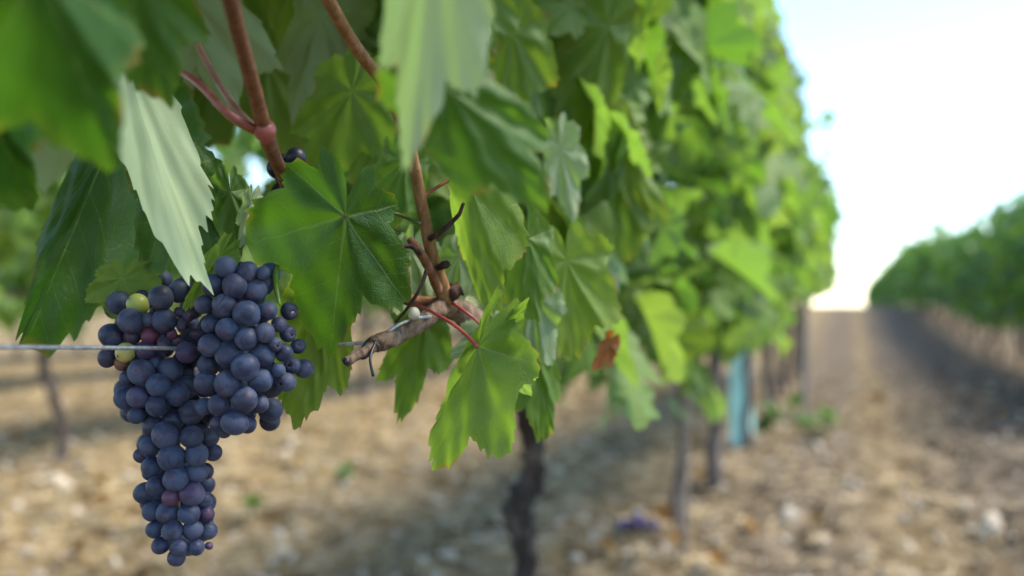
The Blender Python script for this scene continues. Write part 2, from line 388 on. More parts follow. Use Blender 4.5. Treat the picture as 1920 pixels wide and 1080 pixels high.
acc = Acc()
for i in range(260):
    d = 1.6*math.exp(rng.uniform(0, 1.6)); az = math.radians(rng.uniform(-31, 34)); x0, y0 = d*math.sin(az), d*math.cos(az)
    R0 = rng.uniform(.03, .11)
    for k in range(int(rng.integers(12, 34))):
        x, y = x0+rng.normal()*R0, y0+rng.normal()*R0; z = gz(x, y); L = rng.uniform(.03, .10); q = rng.uniform(0, 6.28); wd = rng.uniform(.0008, .002)+.0003*d; pts = []
        up_ = rng.uniform(.15, .9)
        for s_ in np.linspace(0, 1, 4):
            c = np.array([x+L*s_*math.cos(q), y+L*s_*math.sin(q), z-.004+L*(up_*s_-.6*up_*s_*s_)]); sd = np.array([-math.sin(q), math.cos(q), .3])*wd*(1-.7*s_)
            pts += [c-sd, c+sd]
        acc.add(np.array(pts), [(0,1,3,2),(2,3,5,4),(4,5,7,6)])
tag(obj('dry_weeds', acc.mesh('dry_weeds'), M_DRY), 'matted brown and olive dry weeds on the soil', 'dry weeds', None, 'stuff')

# ------------------------------------------------------------------ leaves
LOBES = ((0, 1.0), (54, .86), (108, .66), (150, .50))
def leaf_flat(nphi, nring, seed=0, sinus=.42, teeth=.075, nteeth=46, basal=1.0):
    g = np.random.default_rng(seed)
    ph = np.linspace(-math.pi, math.pi, nphi)
    ll = [(a*s+g.normal(0,2), L*(basal if a > 100 else 1)*g.uniform(.93,1.07)) for a, L in LOBES for s in ((1,-1) if a else (1,))]
    rad = np.zeros(nphi)
    deg = np.degrees(ph)
    for a0, L in ll:
        x = np.abs(deg-a0)/30
        rad = np.maximum(rad, L*(1-sinus*x**1.35/(1+.25*x)))
    edge = np.clip((180-np.abs(deg))/17, 0, 1)
    rad = np.maximum(rad, .1)*(.12+.88*edge**.6)
    saw = (np.abs(ph)*nteeth/(2*math.pi)+.45*np.sin(ph*5+g.uniform(0,6))+.35*np.sin(ph*11+g.uniform(0,6))) % 1.0
    tri = 1-np.abs(2*saw-1)
    rad = rad*(1-teeth*.6+teeth*(tri**1.3)*(.35+1.1*np.sin(ph*7.3+g.uniform(0,6))**2))
    s = np.linspace(0, 1, nring+1)[1:]**.85
    # interior rings follow a smoothed outline
    uu = s[:,None]*rad[None,:]*np.sin(ph)[None,:]; vv = s[:,None]*rad[None,:]*np.cos(ph)[None,:]
    uv = np.vstack([[[0,0]], np.stack([uu, vv], -1).reshape(-1,2)])
    id_ = 1+np.arange(nring*nphi).reshape(nring, nphi)
    Q = np.stack([id_[:-1,:-1], id_[1:,:-1], id_[1:,1:], id_[:-1,1:]], -1).reshape(-1,4)[:, ::-1]
    T = np.stack([np.zeros(nphi-1,int), id_[0,:-1], id_[0,1:]], -1)[:, ::-1]
    return uv, Q, T
def leaf_z(uv, seed, cup=.1, ripple=.05, kv=.3, ku=.2, quilt=.012, fold=0.0):
    """height of the blade over its flat plane"""
    g = np.random.default_rng(seed+99); u, v = uv[:,0], uv[:,1]; r = np.hypot(u, v); p = np.arctan2(u, v)
    z = -kv*.5*np.clip(v,0,None)**2 - ku*.5*u*u + fold*np.abs(u) + cup*r*r
    for k in (2, 3, 5, 8, 13): z = z+ripple*(3/(k+2))*r**1.8*np.sin(k*p+g.uniform(0,6.28))
    z = z+quilt*(np.cos(np.degrees(np.abs(p))/27*math.pi)*-1)*np.minimum(r*2.5,1)
    for k in (19, 27): z = z+ripple*.22*np.clip(r,0,1)**4*np.sin(k*p+g.uniform(0,6.28)+2*np.sin(3*p))
    z = z+quilt*.6*np.sin(u*19+g.uniform(0,6))*np.sin(v*17+g.uniform(0,6))*np.minimum(r*2,1)
    return z
def hero_leaf(parent, P0, P1, P2, P3, color=(.4,.1,0), seed=0, nphi=300, nring=18, label=None, sinus=.40, teeth=.075, basal=1.0, pale=0.0, **kw):
    uv, Q, T = leaf_flat(nphi, nring, seed, sinus, teeth, 46, basal)
    kw.setdefault('quilt', .028); z = leaf_z(uv, seed, **kw)
    rim = np.zeros((len(uv), 4)); rim[:,3] = 1; rg = np.random.default_rng(seed+7)
    for k, gv in ((1, .55), (2, .25)):                       # yellowed, here and there browned, margin
        sl_ = slice(1+(nring-k)*nphi, 1+(nring-k+1)*nphi); q_ = np.linspace(0, 1, nphi)
        wv = np.clip(np.sin(q_*rg.uniform(20,40)+rg.uniform(0,6))+np.sin(q_*rg.uniform(50,90)+rg.uniform(0,6))-.2, 0, 1)
        rim[sl_,1] = gv*(.3+.7*wv); rim[sl_,2] = np.clip(wv-.55, 0, 1)*1.1 if k == 1 else 0
    p0, p1, p2, p3 = (P(*q) if len(q)==3 else q for q in (P0,P1,P2,P3))
    Bv = p1-p0; s, c = .86*math.sin(math.radians(54)), .86*math.cos(math.radians(54))
    Bl = (p2-p0-c*Bv)/s; Br = -(p3-p0-c*Bv)/s
    n = np.cross(Bl, Bv)/np.linalg.norm(np.cross(Bl, Bv)+1e-9)+np.cross(Br, Bv)/np.linalg.norm(np.cross(Br, Bv)+1e-9); n /= np.linalg.norm(n)
    sc = np.linalg.norm(Bv)
    # blend the two half frames smoothly over the midrib
    wgt = np.clip(uv[:,0]/.12*.5+.5, 0, 1); wgt = wgt*wgt*(3-2*wgt)
    Bu = wgt[:,None]*Bl+(1-wgt)[:,None]*Br
    V = p0+uv[:,:1]*Bu+uv[:,1:]*Bv+(z*sc)[:,None]*n
    V = V-p0
    o = obj('leaf', mesh_np('leaf', V, Q, T, uv, rim), M_LEAF, parent, None)
    o.matrix_parent_inverse = Matrix.Identity(4); o.location = Vector(p0)-Vector(parent.location)
    o.color = (*color, 1-pale)
    if label: o['label'] = label
    return o
def petiole(leaf, pts, r=.0011, color=(.27,.06,.045)):
    acc = Acc(); L0 = np.array(leaf.parent.location)+np.array(leaf.location)
    tube(acc, [(P(*q) if len(q)==3 else q)-L0 for q in map(tuple, pts)], [r*1.25, r, r, r*1.2], 10, 24)
    o = obj('petiole', acc.mesh('petiole'), M_PET); o.parent = leaf; o.color = (*color, 1); return o

# shared leaf shapes for the canopies: mid and coarse
def variants(n, nphi, nring, s0):
    out = []
    for i in range(n):
        uv, Q, T = leaf_flat(nphi, nring, s0+i, .33+.03*(i%4), .07, 40 if nphi>70 else 14)
        g = np.random.default_rng(i+s0)
        z = leaf_z(uv, s0+i, g.uniform(-.3,.2), g.uniform(.06,.14), g.uniform(.1,1.1), g.uniform(-.6,1.0), .018, g.uniform(-.15,.45))
        V = np.column_stack([uv[:,0]*g.uniform(.85,1.05), uv[:,1], z]); out.append((V, Q, T, uv))
    return out
V_MID = variants(9, 130, 8, 100); V_LOW = variants(8, 44, 4, 200); V_FAR = variants(6, 18, 2, 300)
MID_MESH = [mesh_np('leaf', *v[:3], v[3]) for v in V_MID]
for m in MID_MESH: m.materials.append(M_LEAF)
def leaf_frame(g, side, outward):
    """orientation of a canopy leaf: its face turned outwards and up, its tip hanging"""
    n = NRM*side*outward + np.array([0,0,g.uniform(.0,1.1)]) + g.normal(size=3)*.58
    n /= np.linalg.norm(n)
    t = np.array([0,0,-1.0])+NRM*side*.25+g.normal(size=3)*.6; t -= n*(t@n); t /= np.linalg.norm(t)
    u = np.cross(t, n)
    return np.column_stack([u, t, n])
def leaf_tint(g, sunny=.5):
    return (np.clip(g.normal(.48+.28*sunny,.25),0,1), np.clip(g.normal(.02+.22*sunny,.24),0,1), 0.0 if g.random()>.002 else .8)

def scatter_row(lat, t0, t1, per_m, zlo, zhi, half, size, seed, keep=None):
    g = np.random.default_rng(seed); L = []
    for i in range(int((t1-t0)*per_m)):
        t = g.uniform(t0, t1)
        bot = zlo-(.10*math.exp(-((t-2.5)/.75)**2) if lat > -1 and lat < 0 else 0)+(.10*math.exp(-((t-4.9)/.8)**2) if lat > -1 and lat < 0 else 0)+.13*(vnoise(np.array([t*1.9]), np.array([lat]), 31)[0]-.5)*2+.05*g.normal()
        z = bot+(zhi+.36*(vnoise(np.array([t*2.1]), np.array([lat]), 33)[0]-.5)-bot)*g.random()**.9
        if g.random() < (.16 if lat > 0 else .05): z += abs(g.normal())*(.26 if lat > 0 else .17)*(zhi+rise(0) > z > zhi-.35)
        hw = half*(.75+.5*vnoise(np.array([t*1.6]), np.array([z*2.2]), 35)[0])
        f = (z-bot)/(zhi-bot); hw *= .55+.75*math.sin(math.pi*min(1, .2+f*.75))
        q = g.uniform(-1, 1); q = math.copysign(abs(q)**.55, q)
        p = row(lat+hw*q, t, z+rise(t))
        if g.random() < .05 and t > 2.6: p = p+NRM*min(.15,abs(g.normal())*.10)
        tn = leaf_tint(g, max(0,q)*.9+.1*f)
        if lat > 0: tn = (max(0, tn[0]-.15), tn[1]*.3, 0)          # shade of the right rows put into a darker, less yellow tint
        L.append((p, leaf_frame(g, 1 if q>0 else -1, min(1,.35+abs(q))), size*g.uniform(.62,1.2), q, int(g.integers(1000)), tn))
    return [x for x in L if keep is None or keep(x[0], x[2])]
def foliage(name, leaves, V, parent, kind=None):
    acc = Acc()
    for p, Rm, s, q, k, tn in leaves:
        v = V[k % len(V)]; acc.add((v[0]*s)@Rm.T+p-np.array(parent.location), v[1], v[2], v[3], tn)
    o = obj(name, acc.mesh(name), M_LEAF); o.parent = parent; o.color = (0,0,0,1)
    if kind: o['kind'] = kind
    return o
def leaf_parts(leaves, parent, keep_n, V_rest):
    def size_px(L):
        if L[0][1] < .2: return -1
        x, y = proj(L[0]); return L[2]/L[0][1]*(1 if -60<x<1980 and -60<y<1140 else 0)*(1.3 if L[3]>.3 else 1)
    L = sorted(leaves, key=size_px, reverse=True)
    for p, Rm, s, q, k, tn in L[:keep_n]:
        o = bpy.data.objects.new('leaf', MID_MESH[k % len(MID_MESH)]); C.objects.link(o); o.parent = parent
        M = Matrix.Translation(Vector(p)-Vector(parent.location)) @ Matrix([[*(Rm[i]*s), 0] for i in range(3)]+[[0,0,0,1]])
        o.matrix_local = M; o.color = (*tn, 1)
    if L[keep_n:]: foliage('foliage', L[keep_n:], V_rest, parent, 'stuff')

def wood(name, pts, radii, mat, parent, seg=10, n=None, rough=.1, seed=0):
    acc = Acc(); L0 = np.array(parent.location)
    tube(acc, [np.asarray(p)-L0 for p in pts], radii, seg, n, rough, seed)
    o = obj(name, acc.mesh(name), mat); o.parent = parent; return o
def trunk_pts(base, top, g, wob=.03, n=6):
    out = []
    for s in np.linspace(0, 1, n): out.append(base+(top-base)*s+np.array([g.normal()*wob, g.normal()*wob, 0])*(1 if 0<s<1 else 0))
    return out

# ------------------------------------------------------------------ the near vine, its canes and its leaves
LAT = -.5
base = row(LAT, 1.55); base[2] = gz(base[0], base[1])-.05
vine = empty('grape_vine', base, 'nearest gnarled vine whose canes and big leaves hang around the grape bunch', 'vine')
px = lambda *q: [P(*k) for k in q]
wood('trunk', [base, P(978,1250,1.63), P(988,1050,1.63), P(972,960,1.62), P(1000,880,1.6), P(992,800,1.55), P(965,700,1.42), P(925,640,1.15)], [.021,.019,.018,.024,.0165,.0165,.016,.014], M_BARK2, vine, 26, 120, .28, 3)
wood('cordon', px((925,640,1.15),(895,612,.86),(862,585,.70),(832,572,.645),(795,600,.625),(752,626,.612),(712,642,.60),(700,648,.597)), [.016,.012,.0085,.0064,.0056,.0054,.0056,.0046], M_CORDON, vine, 18, 70, .13, 5)
wood('pruned_stub', px((706,647,.598),(690,656,.593),(668,668,.587),(648,679,.582)), [.0036,.0030,.0028,.0031], M_CORDON, vine, 14, 24, .08, 6)
acc = Acc(); ball(acc, P(650,678,.5805)-np.array(base), .0021, 10, 6)
o = obj('stub_pith', acc.mesh('stub_pith'), M_TIE); o.parent = vine
c1 = wood('cane', px((395,-80,.385),(425,-20,.41),(452,80,.45),(480,180,.49),(502,262,.525),(528,325,.575),(560,400,.615),(640,500,.63),(760,560,.64),(830,572,.645)), [.0035,.0035,.0035,.0037,.0043,.0037,.0037,.0037,.004,.005], M_CANE, vine, 16, 90, .015, 7)
acc = Acc(); ball(acc, P(497,245,.512)-np.array(base), .0054, 16, 10, 1.25, None, .1, 4)
o = obj('node_swelling', acc.mesh('node_swelling'), M_PET); o.parent = vine; o.color = (.33,.10,.085,1)
c2 = wood('cane', px((570,-90,.47),(610,-10,.50),(665,85,.535),(715,150,.56),(745,205,.575),(772,290,.595),(792,390,.61),(808,470,.62),(826,530,.632),(838,572,.645)), [.0035,.0035,.0035,.0037,.0042,.0035,.0037,.0040,.0050,.0058], M_CANE2, vine, 16, 90, .018, 8)
wood('cane', px((768,448,.60),(785,470,.605),(806,505,.615),(822,545,.63)), [.0022,.0028,.0030,.0032], M_CANE, vine, 12, 26, .07, 9)
wood('twig', px((870,380,.60),(858,405,.602),(830,432,.606),(806,448,.612)), [.0010,.0013,.0016,.0018], M_TWIG, vine, 10, 26, .12, 10)
wood('twig', px((800,508,.605),(788,540,.60),(768,572,.603),(742,604,.607)), [.0014,.0011,.0010,.0009], M_TWIG, vine, 10, 26, .1, 11)
wood('twig', px((745,464,.595),(770,462,.598),(790,475,.604)), [.0012,.0014,.0017], M_TWIG, vine, 10, 20, .2, 12)
wood('twig', px((838,495,.615),(824,500,.62),(812,506,.624)), [.0026,.0020,.0022], M_TWIG, vine, 10, 16, .2, 13)
wood('twig', px((860,540,.64),(848,548,.638),(836,560,.642)), [.0045,.0050,.0045], M_TWIG, vine, 10, 16, .25, 14)
wood('twig', px((515,508,.592),(548,480,.590),(588,466,.588),(626,454,.586),(700,470,.60)), [.0022,.0025,.0022,.0026,.002], M_TWIG, vine, 12, 34, .25, 15)

H = lambda *a, **k: hero_leaf(vine, *a, **k)
lA = H((648,405,.556),(612,690,.577),(447,468,.578),(765,585,.586), (.16,.02,0), 3, label='large dark green leaf facing the camera beside the grapes', cup=-.05, ripple=.05, kv=.15, ku=.35, sinus=.50, basal=.80)
petiole(lA, [(648,405,.556),(652,392,.575),(668,380,.60),(740,400,.615),(790,420,.61)], .0011, (.10,.14,.03))
lB = H((604,560,.602),(562,800,.606),(482,735,.61),(648,735,.612), (.85,.30,0), 14, cup=.02, ripple=.05, kv=.1, ku=.3, sinus=.35)
lC = H((897,651,.566),(794,900,.572),(815,772,.612),(948,872,.560), (.55,.40,0), 25, cup=.0, ripple=.06, kv=-.1, ku=.2, sinus=.42, label='folded bright green leaf hanging on a red stalk')
petiole(lC, [(752,560,.628),(800,580,.61),(855,612,.585),(897,651,.566)], .00105, (.30,.055,.055))
lC2 = H((905,655,.575),(994,556,.552),(975,640,.560),(935,600,.585), (.45,.35,0), 31, cup=.1, ripple=.08, kv=.3, ku=.2, nphi=220, nring=12)
lD = H((884,352,.600),(912,606,.602),(846,462,.615),(972,470,.605), (.75,.40,0), 42, cup=-.05, ripple=.05, kv=.2, ku=.4, sinus=.30, label='yellow green leaf hanging right of the brown cane')
petiole(lD, [(884,352,.600),(872,335,.61),(840,340,.62),(790,370,.607)], .001)
lE = H((795,598,.668),(758,788,.668),(702,722,.67),(840,695,.675), (.55,.10,0), 55, cup=-.05, ripple=.05, kv=.2, ku=.1, sinus=.55, label='deeply lobed leaf hanging below the cordon')
petiole(lE, [(795,598,.668),(815,585,.66),(832,575,.65)], .001)
lE2 = H((930,625,.655),(842,675,.66),(905,660,.655),(860,610,.665), (.5,.12,0), 57, ripple=.05, nphi=200, nring=10)
petiole(lE2, [(845,566,.64),(880,590,.632),(905,612,.64),(930,625,.655)], .0009, (.30,.05,.05))
lF = H((228,84,.600),(346,532,.545),(396,404,.575),(196,306,.545), (1.0,.30,0), 63, cup=-.02, ripple=.018, kv=.10, ku=.2, fold=.05, sinus=.30, pale=1.0, quilt=.006, label='pale underside of a long leaf hanging over the grapes')
petiole(lF, [(482,246,.512),(430,215,.50),(370,155,.51),(320,125,.54),(276,112,.575),(240,84,.600)], .0021, (.27,.09,.07))
lG = H((215,248,.66),(34,652,.60),(62,438,.63),(318,532,.665), (.12,.0,0), 71, cup=.0, ripple=.035, kv=.1, ku=.45, sinus=.30, label='broad dark leaf draped left of the pale one')
lG2 = H((335,325,.61),(402,540,.60),(268,500,.60),(462,440,.61), (.15,.02,0), 78, ripple=.05, ku=.3)
lH1 = H((70,-60,.300),(235,345,.345),(-90,255,.33),(270,70,.335), (.08,.0,0), 81, ripple=.05, ku=.4, nphi=160, nring=10)
lH2 = H((-60,140,.37),(80,420,.43),(-150,330,.40),(90,250,.41), (.02,.0,0), 85, ripple=.05, ku=.4, nphi=160, nring=10)
lH3 = H((230,-80,.39),(300,190,.42),(150,120,.41),(400,90,.42), (.12,.10,0), 88, ripple=.05, ku=.3, nphi=160, nring=10)
lI = H((229,522,.606),(210,608,.603),(155,562,.602),(298,552,.608), (.85,.35,0), 92, ripple=.05, cup=.12, nphi=220, nring=12)
lJ = H((410,484,.572),(340,582,.556),(368,500,.562),(404,562,.562), (.95,.4,0), 97, ripple=.05, kv=.2, nphi=220, nring=12)
lJ2 = H((432,360,.60),(442,492,.60),(392,440,.605),(482,445,.61), (.40,.05,0), 101, ripple=.06, nphi=220, nring=12)
lJ3 = H((470,380,.595),(452,462,.592),(488,440,.60),(440,420,.598), (.9,.35,0), 105, ripple=.10, nphi=200, nring=12)
lK1 = H((815,-150,.34),(762,318,.39),(905,150,.375),(705,120,.37), (.9,.1,0), 111, pale=.45, quilt=.006, ripple=.04, ku=.2, nphi=200, nring=12, label='blurred pale leaf underside hanging from the top')
lK2 = H((842,170,.385),(1050,412,.415),(862,372,.405),(1050,262,.415), (.35,.0,0), 117, ripple=.05, ku=.35, nphi=200, nring=12)
lL1 = H((1140,50,.98),(1052,300,1.0),(990,150,.99),(1150,220,1.02), (.95,.4,0), 121, ripple=.05, ku=.3, nphi=180, nring=10)
lL2 = H((1115,175,1.02),(1225,440,1.05),(1118,330,1.03),(1225,295,1.05), (.95,.6,0), 124, ripple=.05, ku=.3, nphi=180, nring=10)
lL3 = H((1160,330,1.05),(1175,500,1.05),(1095,460,1.04),(1250,430,1.06), (.55,.55,0), 127, ripple=.05, ku=.3, nphi=160, nring=8)
lM1 = H((1062,490,.735),(1080,672,.742),(984,650,.73),(1165,590,.75), (.9,.5,0), 131, ripple=.07, cup=.1, nphi=220, nring=12, label='yellow edged leaf right of the folded green leaf')
lM2 = H((990,448,.665),(1002,612,.665),(940,560,.67),(1052,545,.675), (.5,.12,0), 135, ripple=.05, nphi=220, nring=12)
lM3 = H((1002,645,.70),(1028,832,.702),(942,780,.70),(1058,752,.715), (.45,.1,0), 139, ripple=.06, ku=.3, nphi=220, nring=12)
lM4 = H((958,690,.615),(992,748,.612),(1002,706,.60),(950,748,.62), (.85,.2,0), 142, ripple=.12, cup=.3, nphi=200, nring=12)
lM5 = H((1000,560,.69),(960,705,.69),(1040,690,.69),(930,640,.70), (.55,.25,0), 145, ripple=.09, nphi=200, nring=12)
lN = H((350,-10,.72),(440,225,.74),(525,120,.74),(340,140,.74), (.7,.3,0), 151, ripple=.05, nphi=160, nring=10)
petiole(lN, [(482,246,.514),(440,200,.515),(395,130,.53),(362,60,.58),(350,-10,.72)], .0019, (.25,.12,.08))
lN2 = H((660,170,.70),(590,345,.72),(540,250,.71),(735,300,.72), (.6,.25,0), 154, ripple=.05, nphi=160, nring=10)
lN3 = H((600,30,.78),(560,220,.8),(690,150,.8),(520,120,.8), (.6,.3,0), 157, ripple=.05, nphi=160, nring=10)
lN4 = H((760,300,.66),(720,440,.66),(680,360,.66),(790,400,.67), (.35,.1,0), 160, ripple=.05, nphi=160, nring=10)
lN5 = H((770,470,.655),(742,590,.655),(815,560,.66),(715,540,.66), (.8,.25,0), 163, ripple=.06, nphi=200, nring=10)
lN6 = H((860,480,.66),(800,585,.66),(870,570,.66),(790,520,.67), (.5,.2,0), 166, ripple=.06, nphi=200, nring=10)
lO = H((1140,642,.80),(1106,692,.80),(1113,654,.79),(1142,682,.81), (.1,.1,.85), 171, ripple=.12, cup=.3, nphi=140, nring=8, label='withered rust coloured leaf')
for kk, (q0, q1, q2, q3, cc) in enumerate((((300,-80,.80),(270,110,.82),(210,30,.82),(370,40,.83),(.6,.25,0)), ((420,-60,.9),(390,150,.92),(330,70,.9),(500,90,.92),(.8,.3,0)),
        ((560,-70,.88),(600,130,.9),(510,60,.9),(690,50,.92),(.85,.25,0)), ((690,60,.86),(700,260,.87),(620,190,.88),(790,180,.88),(.7,.2,0)), ((500,120,.95),(540,300,.96),(450,230,.95),(610,230,.97),(.9,.35,0)),
        ((390,150,.93),(330,320,.94),(300,250,.94),(430,270,.95),(.7,.2,0)), ((120,-60,.75),(60,120,.76),(20,20,.75),(190,60,.77),(.5,.1,0)), ((720,230,.74),(705,420,.75),(640,330,.75),(800,350,.75),(.6,.15,0)), ((860,-60,.8),(900,140,.82),(820,70,.8),(990,70,.82),(.8,.2,0)), ((960,60,.85),(960,250,.87),(890,190,.86),(1040,170,.87),(.8,.35,0)))):
    H(q0, q1, q2, q3, cc, 300+kk, pale=.35 if cc[0] > .65 else 0, ripple=.06, ku=.3, nphi=150, nring=9)
lP = H((1050,280,.85),(1075,420,.85),(1110,330,.85),(1020,360,.85), (.8,.2,0), 175, ripple=.04, nphi=140, nring=8)
for lf, q in ((lB,(640,500,.62)),(lG,(320,240,.60)),(lG2,(440,300,.56)),(lH1,(300,-60,.40)),(lK1,(650,-60,.50)),(lK2,(760,140,.56)),(lI,(300,470,.60)),(lM1,(1000,480,.80)),(lL1,(1180,-40,1.05))):
    p0 = np.array(lf.parent.location)+np.array(lf.location); q = P(*q)
    petiole(lf, [tuple(p0), tuple(p0*.6+q*.4+np.array([0,0,.008])), tuple(q)], .0012, (.22,.10,.05))

VINES = [1.55, 3.3, 3.99, 5.4, 6.3, 7.0, 8.0, 9.0, 10.0, 11.0]
def keep_near(p, s):
    """leave open what the photograph shows open around the bunch"""
    if p[1] < .30: return p[2] > 1.4
    x, y = proj(p); r = s/p[1]*F*.55
    if p[1] > 1.75: return not (1350 < x < 1440 and y > 628) and not (x > 1470 and y > 545)
    if p[1] < .75 and -700 < x < 2600 and y > (-330 if x < 900 else -600): return False
    if p[1] < .95 and x > 900 and y > -350: return False
    if x < 700 and y > 410-r*.2: return False
    if x < 170+r and y > 300-r: return False
    if x < 1010 and y > 560-r*.5: return False
    if 700-r < x < 900+r and y > 360-r*.4 and p[1] < .9: return False
    if 395-r*.3 < x < 530 and 240-r*.3 < y: return False
    if 350 < x < 760 and -150 < y < 330 and rnd.random() < .65: return False
    return True
LEAVES = scatter_row(LAT+.06, -.8, 1.7, 540, .70, 1.86, .215, .086, 5, keep_near)+scatter_row(LAT+.06, 1.7, 11.3, 950, .70, 1.86, .22, .071, 7, keep_near)
LEAVES += scatter_row(LAT+.02, .35, 1.25, 330, .82, 1.5, .22, .10, 6, keep_near)
def nearest(t): return min(range(len(VINES)), key=lambda i: abs(VINES[i]-t))
by = {i: [] for i in range(len(VINES))}
for L in LEAVES: by[nearest(float(L[0] @ DIR))].append(L)
leaf_parts(by[0], vine, 52, V_MID)

NAMES = {1: 'vine on a thin grey stem next behind the nearest trunk',
         2: 'vine with straight dark trunk just left of the turquoise tube', 3: 'vine rising out of the turquoise tube',
         4: 'first vine past the turquoise tube in the bright row'}
GROUP = 'vines of the bright near row'
def far_vine(lat, t, leaves, label, group, V, h=.8, r=.028, parts=0, name='grape_vine', seed=0, sprawl=.03):
    g = np.random.default_rng(seed); mat_ = M_BARK2 if lat > 0 else M_BARK
    b0 = row(lat+g.normal()*.03, t); b0[2] = gz(b0[0], b0[1])
    o = empty(name, b0, label, 'vine', group)
    b1 = b0-np.array([0,0,.05]); h += rise(t); top = row(lat, t+g.normal()*.05, h)
    wood('trunk', trunk_pts(b1, top, g, sprawl), [r*1.25, r, r*.9, r, r*.85, r*.8], mat_, o, 12, 36, .18, seed)
    arms = Acc(); L0 = np.array(o.location)
    for s in (-1, 1): tube(arms, [top-L0, row(lat, t+s*.2, h+.06)-L0, row(lat, t+s*.5, h+.05)-L0], [r*.7, r*.5, r*.35], 8, 14, .15, seed+s)
    x = obj('cordon', arms.mesh('cordon'), M_BARK); x.parent = o
    if leaves:
        if parts: leaf_parts(leaves, o, parts, V)
        else: foliage('foliage', leaves, V, o)
    return o
for i in range(1, len(VINES)):
    lab = NAMES.get(i, 'vine in the far half of the bright near row')
    far_vine(LAT, VINES[i], by[i], lab, GROUP, V_LOW if i < 6 else V_LOW, .78, .015 if i == 1 else .03 if i == 2 else .024, 100 if i < 4 else 0, seed=40+i, sprawl=.008)

# the row on the right, and the rows seen through the vine on the left
def other_row(lat, t0, t1, per_m, zlo, zhi, half, seed, label, group, V, named=None, leafsize=.12, r=.024, step=1.05):
    named = named or {}; k = 0; t = t0
    while t < t1:
        L = scatter_row(lat, t-step*.5, t+step*.5, per_m*(1 if t < 16 else .55 if t < 40 else .3), zlo-(.38 if t > 28 and 0 < lat < 3 else 0), zhi, half, leafsize*(1 if t < 16 else 1.35 if t < 40 else 2.2), seed+k)
        far_vine(lat, t, L, named.get(k, label), group, V, .75, r, seed=seed+k, sprawl=.03); t += step; k += 1
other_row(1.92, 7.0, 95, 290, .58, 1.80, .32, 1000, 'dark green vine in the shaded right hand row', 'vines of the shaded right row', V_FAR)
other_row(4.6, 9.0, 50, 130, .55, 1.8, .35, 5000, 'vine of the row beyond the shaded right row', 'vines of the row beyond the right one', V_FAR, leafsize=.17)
other_row(-3.62, 1.75, 15, 230, .77, 1.9, .25, 2000, 'vine of the row behind the grape bunch', 'vines of the row behind the bunch', V_LOW, r=.026)
other_row(-6.9, 4.0, 24, 190, .8, 1.9, .3, 3000, 'vine of the second row behind the bunch', 'vines of the second row behind', V_FAR, r=.024, leafsize=.14)
other_row(-10.2, 6.0, 34, 150, .7, 1.85, .35, 4000, 'vine of the farthest row behind the bunch', 'vines of the farthest row behind', V_FAR, r=.024, leafsize=.17)

# ------------------------------------------------------------------ the grape bunch
def px2(x, y, r): return (340+x/4.154, 470+y/4.154, r/4.154)
def px4(x, y, r): return (340+x/5.4, 640+y/5.4, r/5.4)
def px1(x, y, r): return (180+x/4.909, 500+y/4.909, r/4.909)
def px3(x, y, r): return (200+x/5.4, 640+y/5.4, r/5.4)
def px5(x, y, r): return (230+x/5.4, 780+y/5.4, r/5.4)
def px6(x, y, r): return (240+x/5.4, 880+y/5.4, r/5.4)
BLUE=(.016,.014,.034,1.0); DIM=(.014,.014,.032,.80); PUR=(.050,.016,.050,.62); DKP=(.030,.010,.024,.45)
GRN=(.33,.37,.11,.02); OLV=(.24,.28,.06,.03); RED=(.10,.02,.04,.35); BRN=(.13,.06,.03,.08); PNK=(.085,.03,.05,.6); WIT=(.030,.012,.026,.55)
RIGHT = [(px2,*q) for q in [(500,905,108,BLUE),(510,492,103,BLUE),(415,275,92,BLUE),(362,1040,103,BLUE),(375,805,100,BLUE),(510,685,85,BLUE),(360,610,88,BLUE),(250,270,85,BLUE),(335,425,88,BLUE),(345,130,85,BLUE),(515,165,80,BLUE),(570,315,95,BLUE),(630,810,100,BLUE),(650,640,78,BLUE)]]
RIGHT += [(px4,640,590,130,BLUE),(px4,385,645,112,BLUE),(px4,540,825,125,BLUE)]
RIGHT += [(px2,*q) for q in [(615,1010,95,BLUE),(675,470,70,BLUE),(225,735,88,BLUE),(195,1030,90,BLUE),(225,575,68,DIM),(215,890,88,DIM),(180,420,72,DIM),(760,575,60,'hole'),(840,470,68,'hole'),(830,645,65,'dent'),(730,730,55,'dent'),(800,795,70,'dent'),(910,745,58,'dent'),(865,895,65,'dent'),(955,920,75,BLUE),(755,930,55,BLUE),(820,1025,72,'dent'),(690,905,50,BLUE),(650,270,70,DIM),(640,175,52,DIM)]]
RIGHT += [(px4,*q) for q in [(230,660,85,BLUE),(790,630,95,BLUE),(670,840,88,BLUE),(380,840,92,DIM),(430,900,82,DIM)]]
LEFT = [(px1,*q) for q in [(320,500,115,DIM),(140,635,112,DIM),(600,285,112,DIM),(272,790,88,GRN),(630,500,108,DIM),(465,775,88,PUR),(105,840,85,DKP),(835,790,97,PUR),(385,350,95,OLV),(505,640,90,RED),(240,890,70,BRN),(760,230,95,DIM),(790,530,55,'wither'),(700,630,50,'witherred'),(760,690,65,'wither'),(930,620,55,'wither'),(620,720,72,'wither'),(330,640,80,DKP),(500,490,72,DIM),(860,440,60,'wither'),(770,420,55,'wither')]]
LEFT += [(px3,*q) for q in [(325,565,114,PUR[:3]+(.95,)),(350,315,131,BLUE),(520,445,120,BLUE),(505,655,108,BLUE),(605,950,138,BLUE),(710,535,118,DIM),(650,285,120,DIM),(190,575,112,DIM),(860,720,125,DIM),(210,370,78,DIM),(300,750,85,DIM),(365,715,92,DIM),(470,860,105,DIM),(670,800,105,DIM),(800,470,110,DIM),(500,230,80,DIM),(790,350,95,DIM)]]
